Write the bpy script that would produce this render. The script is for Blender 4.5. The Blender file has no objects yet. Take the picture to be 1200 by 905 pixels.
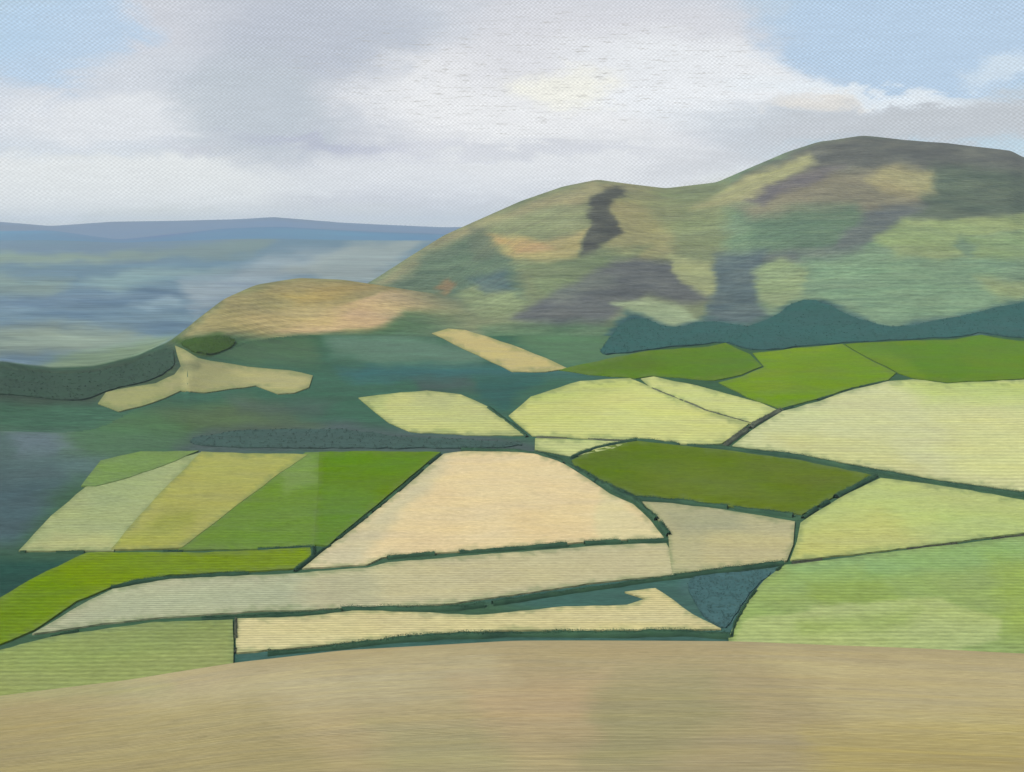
import bpy, bmesh, math, random
import numpy as np
rng = np.random.default_rng(7); random.seed(7)
S = bpy.context.scene; COL = S.collection
F = 1200.0; HY = 268.0               # focal length in photo pixels, eye level row
R = math.radians

# ------------------------------------------------------------------ helpers
def lin(c):
    c = np.asarray(c, float)/255.0
    return np.where(c <= 0.04045, c/12.92, ((c+0.055)/1.055)**2.4)
def sstep(a, b, x):
    t = np.clip((x-a)/(b-a), 0, 1); return t*t*(3-2*t)
def tag(o, label=None, cat=None, group=None, kind=None):
    if label: o['label'] = label
    if cat: o['category'] = cat
    if group: o['group'] = group
    if kind: o['kind'] = kind
    return o
# lattice value noise, works on arrays
_perm = rng.random((256, 256))
def vnoise(x, y):
    x = np.asarray(x, float); y = np.asarray(y, float)
    xi = np.floor(x).astype(int); yi = np.floor(y).astype(int)
    fx = x-xi; fy = y-yi; fx = fx*fx*(3-2*fx); fy = fy*fy*(3-2*fy)
    a = _perm[xi & 255, yi & 255]; b = _perm[(xi+1) & 255, yi & 255]
    c = _perm[xi & 255, (yi+1) & 255]; d = _perm[(xi+1) & 255, (yi+1) & 255]
    return (a*(1-fx)+b*fx)*(1-fy)+(c*(1-fx)+d*fx)*fy
def fbm(x, y, o=4):
    s = 0; a = .5
    for i in range(o):
        s = s + a*(vnoise(x*2**i+i*17.3, y*2**i+i*9.1)-.5)*2; a *= .5
    return s

# ------------------------------------------------------------------ the land as a height table
US = np.arange(-1000, 2201, 4.0)
YS = np.concatenate([np.linspace(20, 200, 90, endpoint=False), np.linspace(200, 3800, 1300, endpoint=False),
                     np.geomspace(3800, 28000, 240)])
def crv(pts):
    p = np.array(pts, float); return np.interp(US, p[:, 0], p[:, 1])
def smooth(a, n=9):
    k = np.hanning(n+2)[1:-1]; k /= k.sum()
    return np.convolve(np.pad(a, n//2, mode='edge'), k, mode='valid')
edge_y = smooth(crv([(-1000, 900), (-300, 842), (0, 817), (150, 798), (280, 776), (400, 763), (600, 752), (860, 752),
                     (1000, 757), (1200, 765), (1500, 780), (2200, 840)]), 15)
mid_y = smooth(crv([(-1000, 470), (-200, 438), (0, 430), (60, 439), (110, 437), (160, 424), (200, 404), (232, 375), (262, 351),
                    (300, 334), (350, 326), (400, 328), (440, 334), (500, 344), (560, 362), (640, 372), (2200, 372)]), 5)
rid_y = smooth(crv([(-1000, 420), (250, 415), (350, 378), (400, 349), (440, 327), (480, 301), (520, 276), (560, 258), (610, 236), (660, 219),
                    (700, 211), (730, 215), (780, 221), (840, 214), (880, 197), (920, 181), (960, 169), (1010, 163.5), (1050, 166), (1110, 170),
                    (1150, 174), (1185, 178), (1200, 186), (1250, 192), (1400, 225), (1700, 262), (2200, 330)]), 3)
rid_Y = crv([(-1000, 2500), (300, 2500), (440, 2600), (520, 2750), (700, 2950), (1010, 3350), (1200, 3400), (2200, 3000)])
far_y = smooth(crv([(-1000, 262), (-200, 258), (0, 260), (60, 265), (130, 260), (200, 259), (280, 257), (320, 254.5), (400, 261),
                    (440, 263), (520, 266.5), (800, 262), (1300, 259), (2200, 262)]), 5)
far2_y = smooth(crv([(-1000, 276), (0, 272), (60, 270), (140, 281), (260, 268), (330, 266), (430, 272), (600, 276), (2200, 276)]), 9)
def z_of(Y, y): return -(y-HY)*Y/F
mid_Y = smooth(crv([(-1000, 1200), (120, 1200), (200, 1420), (262, 1700), (330, 1880), (2200, 1880)]), 31)
w_dip = 1-sstep(470, 620, US)            # 1: separate fore-hill with a dip behind, 0: one continuous slope
def hermite(xs, ys, xq):
    h = np.diff(xs); d = np.diff(ys)/h
    m = np.zeros(len(xs)); m[0] = d[0]; m[-1] = d[-1]
    for i in range(1, len(xs)-1):
        if d[i-1]*d[i] > 0:
            w1 = 2*h[i]+h[i-1]; w2 = h[i]+2*h[i-1]; m[i] = (w1+w2)/(w1/d[i-1]+w2/d[i])
    k = np.clip(np.searchsorted(xs, xq)-1, 0, len(h)-1)
    t = (xq-xs[k])/h[k]; a = ys[k]; b = ys[k+1]
    return (2*t**3-3*t**2+1)*a+(t**3-2*t**2+t)*h[k]*m[k]+(-2*t**3+3*t**2)*b+(t**3-t**2)*h[k]*m[k+1]
T = np.zeros((len(US), len(YS)))
for i, u in enumerate(US):
    wd = w_dip[i]; ey = edge_y[i]; ry = rid_y[i]; rY = rid_Y[i]
    zr = z_of(rY, ry)
    mY = mid_Y[i]; zm = z_of(mY, mid_y[i]); z_dip = -187+25*sstep(350, 520, u)
    slope_z = lambda Y: -168+(zr+168)*((Y-1560)/(rY-1560))**.92
    foot = -168.0
    c = [(20, -13), (70, z_of(70, 868+ (ey-760)*.8)), (115, z_of(115, (ey+868)/2-13+(ey-760)*.3)), (165, z_of(165, ey)),
         (215, z_of(215, ey)-14), (300, -168), (400, -179), (600, -178), (mY-520, -174), (mY-380, foot-4*(mY < 1500))]
    dip_ctl = [(mY-180, (zm*1.1-172)/2.1), (mY, zm), (mY+200, (zm+z_dip)/2), (mY+400, z_dip)]
    one_ctl = [(q, slope_z(max(q, 1560))) for q in (mY-180, mY, mY+200, mY+400)]
    for a, b in zip(dip_ctl, one_ctl): c.append((a[0], a[1]*wd+b[1]*(1-wd)))
    c += [(rY, max(zr, -186)), (rY+320, max(zr-45, -187)), (rY+1300, -188), (9000, -188), (13000, -188),
          (15500, z_of(15500, far2_y[i])), (17500, z_of(17500, far2_y[i])-60), (21500, z_of(21500, far_y[i])), (28000, -120)]
    c = np.array(c, float)
    T[i] = hermite(c[:, 0], c[:, 1], YS)
UU, YY = np.meshgrid(US, YS, indexing='ij'); XX = (UU-600)/F*YY
# relief, faded out at the crests so that the skylines keep their line
crest = 1-np.exp(-((YY-rid_Y[:, None])/260)**2)
mid_cr = 1-np.exp(-((YY-mid_Y[:, None])/110)**2)*w_dip[:, None]
hill_w = sstep(1560, 1900, YY)*(1-sstep(3600, 5200, YY))
T += hill_w*crest*mid_cr*(fbm(XX/520+3, YY/420+8, 4)*38)*sstep(300, 620, UU)
T += hill_w*crest*mid_cr*(fbm(XX/300+3, YY/260+8, 3)*6)
T += sstep(330, 500, YY)*(1-sstep(1500, 1800, YY))*fbm(XX/330+11, YY/300+2, 2)*4.0
T += sstep(4500, 7000, YY)*(1-sstep(11000, 14500, YY))*fbm(XX/1800+11, YY/1700+2, 3)*26
T += sstep(12500, 15000, YY)*fbm(XX/2500, YY/1600, 3)*26*(1-np.exp(-((YY-21500)/1200)**2))
T += (1-sstep(160, 220, YY))*fbm(XX/60+4, YY/30+1, 3)*0.5
IMG = HY-F*T/YY                          # row at which each table point is seen
def height(X, Y):
    X = np.asarray(X, float); Y = np.asarray(Y, float)
    Yc = np.maximum(Y, 20.0)
    u = np.clip(600+F*X/np.maximum(Y, 60.0), US[0], US[-1]-.01)
    fu = (u-US[0])/4.0; iu = fu.astype(int); fu = fu-iu
    iy = np.clip(np.searchsorted(YS, Yc)-1, 0, len(YS)-2); fy = np.clip((Yc-YS[iy])/(YS[iy+1]-YS[iy]), 0, 1)
    z = (T[iu, iy]*(1-fy)+T[iu, iy+1]*fy)*(1-fu)+(T[iu+1, iy]*(1-fy)+T[iu+1, iy+1]*fy)*fu
    return np.where(Y < 20, -13*np.clip(Y/20, 0, 1)*.55-13*.45, z)
def depth(u, y, Ymin=300, Ymax=3700):
    """distance at which the land first shows at photo column u, row y, between two distances"""
    fu = (np.clip(u, US[0], US[-1]-.01)-US[0])/4.0; iu = int(fu); fu -= iu
    row = IMG[iu]*(1-fu)+IMG[iu+1]*fu
    a, b = np.searchsorted(YS, Ymin), np.searchsorted(YS, Ymax)
    seg = row[a:b]; hit = np.nonzero(seg <= y)[0]
    if len(hit) == 0: return YS[a+int(np.argmin(seg))]
    k = hit[0]
    if k == 0: return YS[a]
    t = (seg[k-1]-y)/(seg[k-1]-seg[k]+1e-9); return YS[a+k-1]+t*(YS[a+k]-YS[a+k-1])
def at(u, y, Ymin=300, Ymax=3700, up=0.0):
    Y = depth(u, y, Ymin, Ymax); X = (u-600)/F*Y
    return np.array([X, Y, float(height(X, Y))+up])

# ------------------------------------------------------------------ land cover colours
SIG = 3.6e-5                              # haze extinction per metre
AIR = lin((176, 190, 208))*0.92
K = 1.55                                  # light reaching level ground, as picture value per unit of base colour
def albedo(srgb, Y):
    t = np.exp(-SIG*np.asarray(Y, float))[..., None]
    a = (lin(srgb)-AIR*(1-t))/(K*t)
    return np.clip(a, .006, .6)
def poly_sdf(px, py, poly):
    P = np.array(poly, float); n = len(P); d = np.full(px.shape, 1e9); ins = np.zeros(px.shape, bool)
    for i in range(n):
        a = P[i]; b = P[(i+1) % n]; e = b-a; L = (e**2).sum()+1e-9
        t = np.clip(((px-a[0])*e[0]+(py-a[1])*e[1])/L, 0, 1)
        d = np.minimum(d, (px-a[0]-t*e[0])**2+(py-a[1]-t*e[1])**2)
        c = ((a[1] > py) != (b[1] > py)) & (px < (b[0]-a[0])*(py-a[1])/(b[1]-a[1]+1e-12)+a[0])
        ins ^= c
    d = np.sqrt(d); return np.where(ins, -d, d)
def paint(col, u, y, spots, wob=1.0, X=None, Y=None):
    wu = u+(fbm(u/44+5, y/24, 4)*16+fbm(u/16+5, y/3.2, 3)*7)*wob; wy = y+(fbm(u/40+50, y/18+7, 3)*7+fbm(u/22, y/2.6, 2)*2.5)*wob
    for poly, rgb, soft, op in spots:
        soft = soft*1.35
        P = np.array(poly, float)
        if len(P) == 2:                   # ellipse: centre, radii
            d = (np.sqrt(((wu-P[0, 0])/P[1, 0])**2+((wy-P[0, 1])/P[1, 1])**2)-1)*min(P[1, 0], P[1, 1])
            w = 1-sstep(-soft, soft, d)
        else:
            g = soft+2
            m = (wu > P[:, 0].min()-g) & (wu < P[:, 0].max()+g) & (wy > P[:, 1].min()-g) & (wy < P[:, 1].max()+g)
            w = np.zeros(u.shape)
            if m.any(): w[m] = 1-sstep(-soft, soft, poly_sdf(wu[m], wy[m], poly))
        w = (w*op)[:, None]
        col[:] = col*(1-w)+np.array(rgb, float)*w
    return col

V = [  # valley floor under and between the fields
 ([(-200, 470), (380, 400), (700, 380), (760, 500), (500, 540), (-200, 560)], (72, 106, 90), 12, 1),
 ([(-200, 462), (0, 462), (100, 474), (140, 490), (60, 505), (-200, 500)], (104, 124, 88), 7, .9),
 ([(110, 490), (300, 470), (330, 500), (120, 525)], (92, 112, 78), 12, .8),
 ([(200, 512), (330, 492), (560, 508), (640, 522), (640, 534), (200, 530)], (86, 99, 100), 7, .9),
 ([(-200, 505), (60, 500), (210, 512), (110, 560), (-200, 620)], (92, 112, 112), 12, .9),
 ([(-200, 560), (80, 560), (20, 640), (-200, 660)], (78, 97, 104), 14, .9),
 ([(-200, 655), (110, 655), (0, 720), (-200, 780)], (50, 82, 74), 10, 1),
 ([(240, 765), (500, 742), (600, 742), (870, 742), (870, 775), (600, 790), (280, 800)], (46, 78, 62), 3, 1),
 ([(480, 690), (700, 675), (920, 660), (860, 755), (300, 790), (270, 760), (700, 740), (640, 715)], (72, 106, 100), 5, .9),
 ([(785, 668), (920, 662), (850, 745)], (78, 108, 108), 6, .8),
 ([(380, 398), (480, 390), (570, 412), (560, 428), (440, 428), (390, 415)], (106, 132, 116), 8, .8),
 ([(400, 430), (560, 428), (760, 436), (600, 442), (420, 445)], (70, 108, 110), 6, .9),
 ([(480, 444), (545, 442), (560, 456), (490, 458)], (80, 94, 94), 6, .8),
 ([(590, 378), (700, 372), (760, 420), (660, 432), (600, 405)], (96, 126, 98), 8, .9),
 ([(560, 446), (640, 440), (610, 462), (590, 484), (560, 465)], (60, 96, 96), 6, .7),
 ([(60, 478), (200, 484), (230, 515), (150, 545), (70, 530)], (86, 116, 86), 10, .8),
 ([(180, 478), (330, 470), (380, 500), (260, 505)], (92, 108, 84), 8, .7),
 ([(260, 466), (330, 470), (400, 470), (380, 486), (280, 486)], (84, 100, 94), 8, .7),
 ([(200, 385), (360, 392), (380, 425), (300, 428), (210, 405)], (88, 112, 88), 8, .8),
 ([(10, 505), (75, 500), (90, 525), (20, 535)], (116, 130, 142), 8, .6),
 ([(-60, 545), (60, 540), (80, 560), (-60, 580)], (82, 100, 102), 8, .7),
]
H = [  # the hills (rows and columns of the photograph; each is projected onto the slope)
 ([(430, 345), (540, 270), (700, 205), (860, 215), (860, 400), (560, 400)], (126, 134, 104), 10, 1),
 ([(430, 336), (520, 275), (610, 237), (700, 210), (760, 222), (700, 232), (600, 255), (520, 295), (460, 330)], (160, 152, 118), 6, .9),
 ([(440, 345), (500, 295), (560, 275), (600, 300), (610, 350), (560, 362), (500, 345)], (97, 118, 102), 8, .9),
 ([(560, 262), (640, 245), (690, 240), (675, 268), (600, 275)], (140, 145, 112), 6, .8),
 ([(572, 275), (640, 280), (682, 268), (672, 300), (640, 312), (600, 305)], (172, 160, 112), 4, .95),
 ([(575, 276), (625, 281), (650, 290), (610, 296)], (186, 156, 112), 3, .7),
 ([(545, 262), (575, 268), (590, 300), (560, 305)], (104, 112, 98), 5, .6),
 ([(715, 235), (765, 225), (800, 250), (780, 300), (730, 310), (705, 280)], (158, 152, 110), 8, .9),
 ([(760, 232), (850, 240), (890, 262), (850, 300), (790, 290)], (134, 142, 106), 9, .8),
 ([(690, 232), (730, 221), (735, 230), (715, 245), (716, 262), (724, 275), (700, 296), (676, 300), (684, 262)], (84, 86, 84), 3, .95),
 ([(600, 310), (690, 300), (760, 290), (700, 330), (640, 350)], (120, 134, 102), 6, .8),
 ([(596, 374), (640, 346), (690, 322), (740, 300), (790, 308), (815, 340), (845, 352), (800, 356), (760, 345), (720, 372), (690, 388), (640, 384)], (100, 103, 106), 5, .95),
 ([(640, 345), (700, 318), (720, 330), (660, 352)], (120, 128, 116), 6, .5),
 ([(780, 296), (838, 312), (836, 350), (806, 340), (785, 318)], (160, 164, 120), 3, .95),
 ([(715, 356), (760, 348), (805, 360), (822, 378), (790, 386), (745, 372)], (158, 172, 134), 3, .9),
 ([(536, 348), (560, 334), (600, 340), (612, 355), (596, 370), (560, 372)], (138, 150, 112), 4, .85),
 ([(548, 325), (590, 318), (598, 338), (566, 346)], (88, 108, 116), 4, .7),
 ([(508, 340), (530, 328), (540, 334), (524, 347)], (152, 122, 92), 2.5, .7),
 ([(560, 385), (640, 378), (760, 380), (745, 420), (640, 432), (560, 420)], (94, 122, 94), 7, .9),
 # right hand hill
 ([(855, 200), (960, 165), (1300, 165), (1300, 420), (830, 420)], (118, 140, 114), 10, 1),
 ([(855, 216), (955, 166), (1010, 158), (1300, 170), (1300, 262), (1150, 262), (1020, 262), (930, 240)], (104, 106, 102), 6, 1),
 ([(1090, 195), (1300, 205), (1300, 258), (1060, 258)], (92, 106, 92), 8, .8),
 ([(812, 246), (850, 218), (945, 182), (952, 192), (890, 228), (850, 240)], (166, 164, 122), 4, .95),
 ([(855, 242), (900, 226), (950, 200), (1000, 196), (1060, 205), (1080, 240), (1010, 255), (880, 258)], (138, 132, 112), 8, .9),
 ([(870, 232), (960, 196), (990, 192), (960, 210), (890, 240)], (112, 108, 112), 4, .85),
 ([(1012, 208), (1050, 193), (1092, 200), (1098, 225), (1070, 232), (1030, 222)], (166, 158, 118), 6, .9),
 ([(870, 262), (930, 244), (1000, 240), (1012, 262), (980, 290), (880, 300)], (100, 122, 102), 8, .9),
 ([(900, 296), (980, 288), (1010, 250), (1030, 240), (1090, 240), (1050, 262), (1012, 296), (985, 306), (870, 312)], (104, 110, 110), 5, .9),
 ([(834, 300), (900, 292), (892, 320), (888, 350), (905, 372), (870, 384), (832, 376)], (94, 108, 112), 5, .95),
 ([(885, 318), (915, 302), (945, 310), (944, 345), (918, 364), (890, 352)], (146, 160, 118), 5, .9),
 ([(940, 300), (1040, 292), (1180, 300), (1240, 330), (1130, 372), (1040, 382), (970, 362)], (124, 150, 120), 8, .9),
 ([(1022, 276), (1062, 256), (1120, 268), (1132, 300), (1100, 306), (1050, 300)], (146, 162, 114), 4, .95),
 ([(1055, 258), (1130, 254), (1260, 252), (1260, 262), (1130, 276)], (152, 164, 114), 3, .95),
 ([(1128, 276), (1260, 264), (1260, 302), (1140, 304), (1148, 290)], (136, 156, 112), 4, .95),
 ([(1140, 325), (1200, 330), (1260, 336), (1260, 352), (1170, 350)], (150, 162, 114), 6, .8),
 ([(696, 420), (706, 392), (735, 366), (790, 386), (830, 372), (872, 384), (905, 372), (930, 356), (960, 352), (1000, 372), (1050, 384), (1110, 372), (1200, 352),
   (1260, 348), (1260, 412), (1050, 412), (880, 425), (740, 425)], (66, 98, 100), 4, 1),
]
M = [  # the fore-hill on the left and the wooded rise
 ([(-400, 400), (700, 300), (700, 520), (-400, 520)], (74, 104, 88), 10, 1),
 ([(200, 400), (262, 345), (350, 320), (440, 325), (570, 350), (540, 372), (430, 398), (250, 396)], (156, 146, 108), 10, 1),
 ([(330, 345), (400, 330), (432, 333), (400, 350), (350, 360)], (170, 150, 100), 6, .6),
 ([(400, 362), (440, 342), (480, 342), (548, 352), (536, 364), (480, 364), (440, 382), (380, 390), (320, 388)], (194, 168, 132), 3, .95),
 ([(265, 372), (330, 362), (420, 360), (380, 385), (300, 388)], (184, 166, 122), 6, .8),
 ([(230, 395), (300, 398), (420, 392), (480, 364), (560, 370), (560, 440), (300, 430)], (82, 112, 86), 6, .9),
 ([(380, 402), (480, 392), (560, 415), (480, 425), (400, 420)], (90, 118, 104), 8, .6),
 ([(-400, 425), (0, 425), (60, 432), (110, 432), (204, 402), (210, 440), (110, 474), (-400, 470)], (72, 88, 78), 6, 1),
 ([(60, 440), (110, 445), (190, 420), (206, 440), (120, 465), (90, 460)], (82, 98, 76), 7, .8),
 ([(200, 398), (262, 390), (282, 402), (250, 420), (225, 415)], (76, 98, 62), 4, .95),
]
P = [  # far plain
 ([(-400, 268), (600, 268), (600, 450), (-400, 460)], (116, 140, 156), 6, 1),
 ([(-400, 282), (100, 284), (250, 275), (330, 285), (150, 305), (-400, 300)], (122, 142, 160), 6, .8),
 ([(-50, 300), (150, 296), (200, 302), (60, 312), (-50, 312)], (142, 160, 150), 5, .9),
 ([(130, 300), (250, 283), (330, 278), (300, 300), (180, 306)], (130, 148, 148), 5, .8),
 ([(90, 328), (160, 316), (270, 314), (240, 324), (130, 340)], (142, 166, 168), 5, .8),
 ([(-60, 320), (80, 326), (60, 345), (-60, 350)], (138, 156, 150), 7, .8),
 ([(150, 352), (200, 348), (230, 360), (170, 368)], (146, 168, 178), 5, .8),
 ([(-60, 362), (110, 356), (220, 366), (180, 382), (-60, 385)], (112, 134, 150), 7, .9),
 ([(-60, 392), (60, 378), (140, 386), (180, 400), (100, 415), (-60, 420)], (140, 152, 138), 8, .8),
 ([(40, 430), (110, 412), (200, 395), (180, 420), (100, 450)], (132, 152, 124), 6, .9),
 ([(220, 330), (320, 300), (420, 290), (330, 330), (230, 370)], (150, 164, 172), 8, .9),
 ([(330, 318), (420, 285), (520, 275), (440, 330), (380, 330)], (164, 172, 168), 7, .7),
]
G = [  # the near field
 ([(150, 800), (560, 770), (600, 800), (300, 850), (100, 860)], (198, 186, 148), 18, .8),
 ([(700, 820), (820, 790), (860, 840), (760, 905), (690, 900)], (164, 160, 118), 26, .6),
 ([(900, 760), (1200, 775), (1240, 850), (1000, 850)], (202, 186, 140), 22, .8),
 ([(950, 860), (1220, 840), (1220, 930), (960, 930)], (196, 178, 116), 22, .8),
 ([(-50, 830), (300, 820), (500, 905), (-50, 940)], (176, 162, 116), 22, .8),
 ([(330, 830), (640, 820), (660, 905), (400, 920)], (192, 174, 132), 24, .8),
 ([(540, 800), (700, 790), (690, 850), (560, 850)], (204, 178, 138), 20, .6),
 ([(430, 850), (560, 840), (600, 905), (450, 915)], (170, 168, 124), 22, .5),
 ([(-100, 805), (140, 796), (200, 806), (-100, 835)], (176, 176, 126), 12, .6),
]
def cover(X, Y, z, layer):
    Yc = np.maximum(Y, 20); u = 600+F*X/Yc; y = HY-F*z/Yc
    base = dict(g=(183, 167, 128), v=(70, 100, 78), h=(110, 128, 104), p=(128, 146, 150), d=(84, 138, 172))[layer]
    col = np.tile(np.array(base, float), (len(X), 1))
    if layer == 'g': paint(col, u, y, G, 1.5)
    if layer == 'v': paint(col, u, y, V)
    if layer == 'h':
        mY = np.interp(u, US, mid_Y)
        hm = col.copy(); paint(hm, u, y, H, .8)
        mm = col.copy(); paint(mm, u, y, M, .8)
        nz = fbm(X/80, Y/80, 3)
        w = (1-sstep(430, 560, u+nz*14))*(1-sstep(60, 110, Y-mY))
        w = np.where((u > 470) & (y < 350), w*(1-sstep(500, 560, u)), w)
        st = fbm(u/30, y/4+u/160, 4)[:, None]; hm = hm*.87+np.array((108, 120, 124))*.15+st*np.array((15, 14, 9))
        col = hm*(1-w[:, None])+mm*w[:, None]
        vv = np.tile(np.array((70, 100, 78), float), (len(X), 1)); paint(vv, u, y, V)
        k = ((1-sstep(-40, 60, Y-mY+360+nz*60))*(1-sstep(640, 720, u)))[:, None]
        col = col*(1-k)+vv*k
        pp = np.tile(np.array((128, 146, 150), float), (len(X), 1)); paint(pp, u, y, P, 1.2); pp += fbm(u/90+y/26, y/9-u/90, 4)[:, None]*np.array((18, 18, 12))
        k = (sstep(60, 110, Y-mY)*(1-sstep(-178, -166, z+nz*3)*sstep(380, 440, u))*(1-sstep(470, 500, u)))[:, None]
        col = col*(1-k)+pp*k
    if layer == 'p': paint(col, u, y, P, 1.2)
    if layer == 'd':
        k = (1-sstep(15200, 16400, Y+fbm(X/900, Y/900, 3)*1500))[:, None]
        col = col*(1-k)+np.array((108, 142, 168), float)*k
        n = fbm(X/2600, Y/1400, 4)[:, None]; col = col+n*np.array((12, 16, 10))
    out = albedo(col, np.maximum(Y, 60))
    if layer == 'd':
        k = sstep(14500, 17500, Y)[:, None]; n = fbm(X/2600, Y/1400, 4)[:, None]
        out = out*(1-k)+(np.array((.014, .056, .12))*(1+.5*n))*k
    return out

# ------------------------------------------------------------------ materials
def land_mat(name, sx, sy, streak=.5, fine=.35, rough=.95, bump=.3, rows=0, row_amt=.1, hue=.02, dash=.3, contour=False):
    """colour from the 'cover' attribute, broken up by world-space streaks, mottling and drill rows"""
    m = bpy.data.materials.new(name); m.use_nodes = True; nt = m.node_tree; N = nt.nodes; L = nt.links
    N.clear(); out = N.new('ShaderNodeOutputMaterial'); b = N.new('ShaderNodeBsdfPrincipled'); L.new(b.outputs[0], out.inputs[0])
    b.inputs['Roughness'].default_value = rough; b.inputs['Specular IOR Level'].default_value = 0
    at_ = N.new('ShaderNodeAttribute'); at_.attribute_name = 'cover'
    geo = N.new('ShaderNodeNewGeometry')
    def mapn(scale, rot=0, loc=(0, 0, 0)):
        mp = N.new('ShaderNodeMapping'); mp.inputs['Scale'].default_value = scale; mp.inputs['Rotation'].default_value = (0, 0, rot)
        mp.inputs['Location'].default_value = loc; L.new(geo.outputs['Position'], mp.inputs['Vector']); return mp
    def noise(mp, det=4, ro=.6, dis=0):
        n = N.new('ShaderNodeTexNoise'); n.inputs['Scale'].default_value = 1; n.inputs['Detail'].default_value = det
        n.inputs['Roughness'].default_value = ro; n.inputs['Distortion'].default_value = dis; L.new(mp.outputs[0], n.inputs['Vector']); return n
    def math_(op, a, bb, c=None):
        n = N.new('ShaderNodeMath'); n.operation = op
        for i, v in enumerate((a, bb, c)):
            if v is None: continue
            if isinstance(v, (int, float)): n.inputs[i].default_value = v
            else: L.new(v, n.inputs[i])
        return n.outputs[0]
    n1 = noise(mapn((1/sx, 1/sy, 1/sy)), 3, .55, .4)                    # long strokes
    n2 = noise(mapn((1/(sx*.22), 1/(sy*.16), 1/(sy*.2)), .12), 5, .7)      # fine streaks
    n3 = noise(mapn((1/(sx*.9), 1/(sx*.9), 1/sx), .7, (31, 7, 0)), 2, .5)    # broad mottling
    v = math_('MULTIPLY_ADD', n1.outputs[0], streak, 1-streak/2)
    v2 = math_('MULTIPLY_ADD', n2.outputs[0], fine, 1-fine/2)
    v3 = math_('MULTIPLY_ADD', n3.outputs[0], streak*.6, 1-streak*.3)
    f = math_('MULTIPLY', math_('MULTIPLY', v, v2), v3)
    n4 = noise(mapn((1/(sx*.06), 1/(sy*.05), 1/(sy*.05)), .02), 3, .7)
    f = math_('MULTIPLY', f, math_('MULTIPLY_ADD', n4.outputs[0], dash, 1-dash/2))
    hgt = n2.outputs[0]
    if rows:
        mp = mapn((.02, 1, 1), .035)
        sep = N.new('ShaderNodeSeparateXYZ'); L.new(mp.outputs[0], sep.inputs[0])
        wob = math_('MULTIPLY_ADD', n1.outputs[0], rows*.8, sep.outputs[2 if contour else 1])
        s = math_('SINE', math_('MULTIPLY', wob, 2*math.pi/rows), 0)
        amt = math_('MULTIPLY', s, math_('MULTIPLY', n2.outputs[0], row_amt*2))
        f = math_('MULTIPLY', f, math_('ADD', amt, 1.0)); hgt = math_('ADD', hgt, math_('MULTIPLY', s, .3))
    hs = N.new('ShaderNodeHueSaturation'); L.new(at_.outputs['Color'], hs.inputs['Color']); L.new(f, hs.inputs['Value'])
    L.new(math_('MULTIPLY_ADD', n3.outputs[0], hue, .5-hue/2), hs.inputs['Hue'])
    L.new(math_('MULTIPLY_ADD', n1.outputs[0], .3, .85), hs.inputs['Saturation'])
    L.new(hs.outputs[0], b.inputs['Base Color'])
    bp = N.new('ShaderNodeBump'); bp.inputs['Strength'].default_value = bump; bp.inputs['Distance'].default_value = sy*.05
    L.new(hgt, bp.inputs['Height']); L.new(bp.outputs[0], b.inputs['Normal'])
    return m
def leaf_mat(name, rgb, var=.5):
    m = bpy.data.materials.new(name); m.use_nodes = True; nt = m.node_tree; N = nt.nodes; L = nt.links
    b = N['Principled BSDF']; b.inputs['Roughness'].default_value = .8; b.inputs['Specular IOR Level'].default_value = .02
    geo = N.new('ShaderNodeNewGeometry'); n = N.new('ShaderNodeTexNoise'); n.inputs['Scale'].default_value = .06; n.inputs['Detail'].default_value = 5
    L.new(geo.outputs['Position'], n.inputs['Vector'])
    r = N.new('ShaderNodeValToRGB'); a = np.array(rgb)
    r.color_ramp.elements[0].position = .3; r.color_ramp.elements[1].position = .72
    r.color_ramp.elements[0].color = (*(a*(1-var)), 1); r.color_ramp.elements[1].color = (*(a*(1+var)*np.array((1.1, 1, .85))), 1)
    L.new(n.outputs[0], r.inputs[0]); L.new(r.outputs[0], b.inputs['Base Color'])
    return m
MAT = dict(
    ground=land_mat('ground_stubble', 26, 5, .3, .7, rows=.8, row_amt=.1, bump=.5, hue=.015, dash=1.0),
    valley=land_mat('valley_rough_grass', 90, 30, .5, .9, bump=.4, dash=.9),
    hill=land_mat('hill_pasture', 200, 70, .45, 1.1, bump=.6, hue=.045, dash=1.2, rows=5.5, row_amt=.05, contour=True),
    plain=land_mat('far_plain', 1200, 420, .5, 1.0, bump=.2, hue=.03, dash=.8),
    far=land_mat('far_hills', 2500, 900, .3, .2, bump=.2, hue=.01),
    crop=land_mat('crop', 70, 26, .26, .6, rows=3.0, row_amt=.1, bump=.4, hue=.03, dash=.85),
    wood=land_mat('wood_canopy', 90, 40, .3, .5, bump=.3, hue=.03, dash=.7),
    tram=land_mat('crop_with_tramlines', 90, 34, .24, .6, rows=11.0, row_amt=.09, bump=.3, hue=.03, dash=.85),
    stubble=land_mat('stubble', 60, 22, .22, .5, rows=2.6, row_amt=.12, bump=.5, hue=.015, dash=.8),
    pasture=land_mat('pasture', 80, 34, 0.24, .55, rows=4.2, row_amt=.07, bump=.4, hue=.035, dash=.9),
)

def mesh_obj(name, verts, faces, mat, cols=None, smooth_=True):
    me = bpy.data.meshes.new(name); me.from_pydata([tuple(v) for v in verts], [], faces); me.update()
    if cols is not None:
        ca = me.color_attributes.new('cover', 'FLOAT_COLOR', 'POINT')
        ca.data.foreach_set('color', np.column_stack([cols, np.ones(len(cols))]).astype(np.float32).ravel())
    if smooth_: me.polygons.foreach_set('use_smooth', np.ones(len(me.polygons), bool))
    me.materials.append(mat); o = bpy.data.objects.new(name, me); COL.objects.link(o); return o

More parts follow.
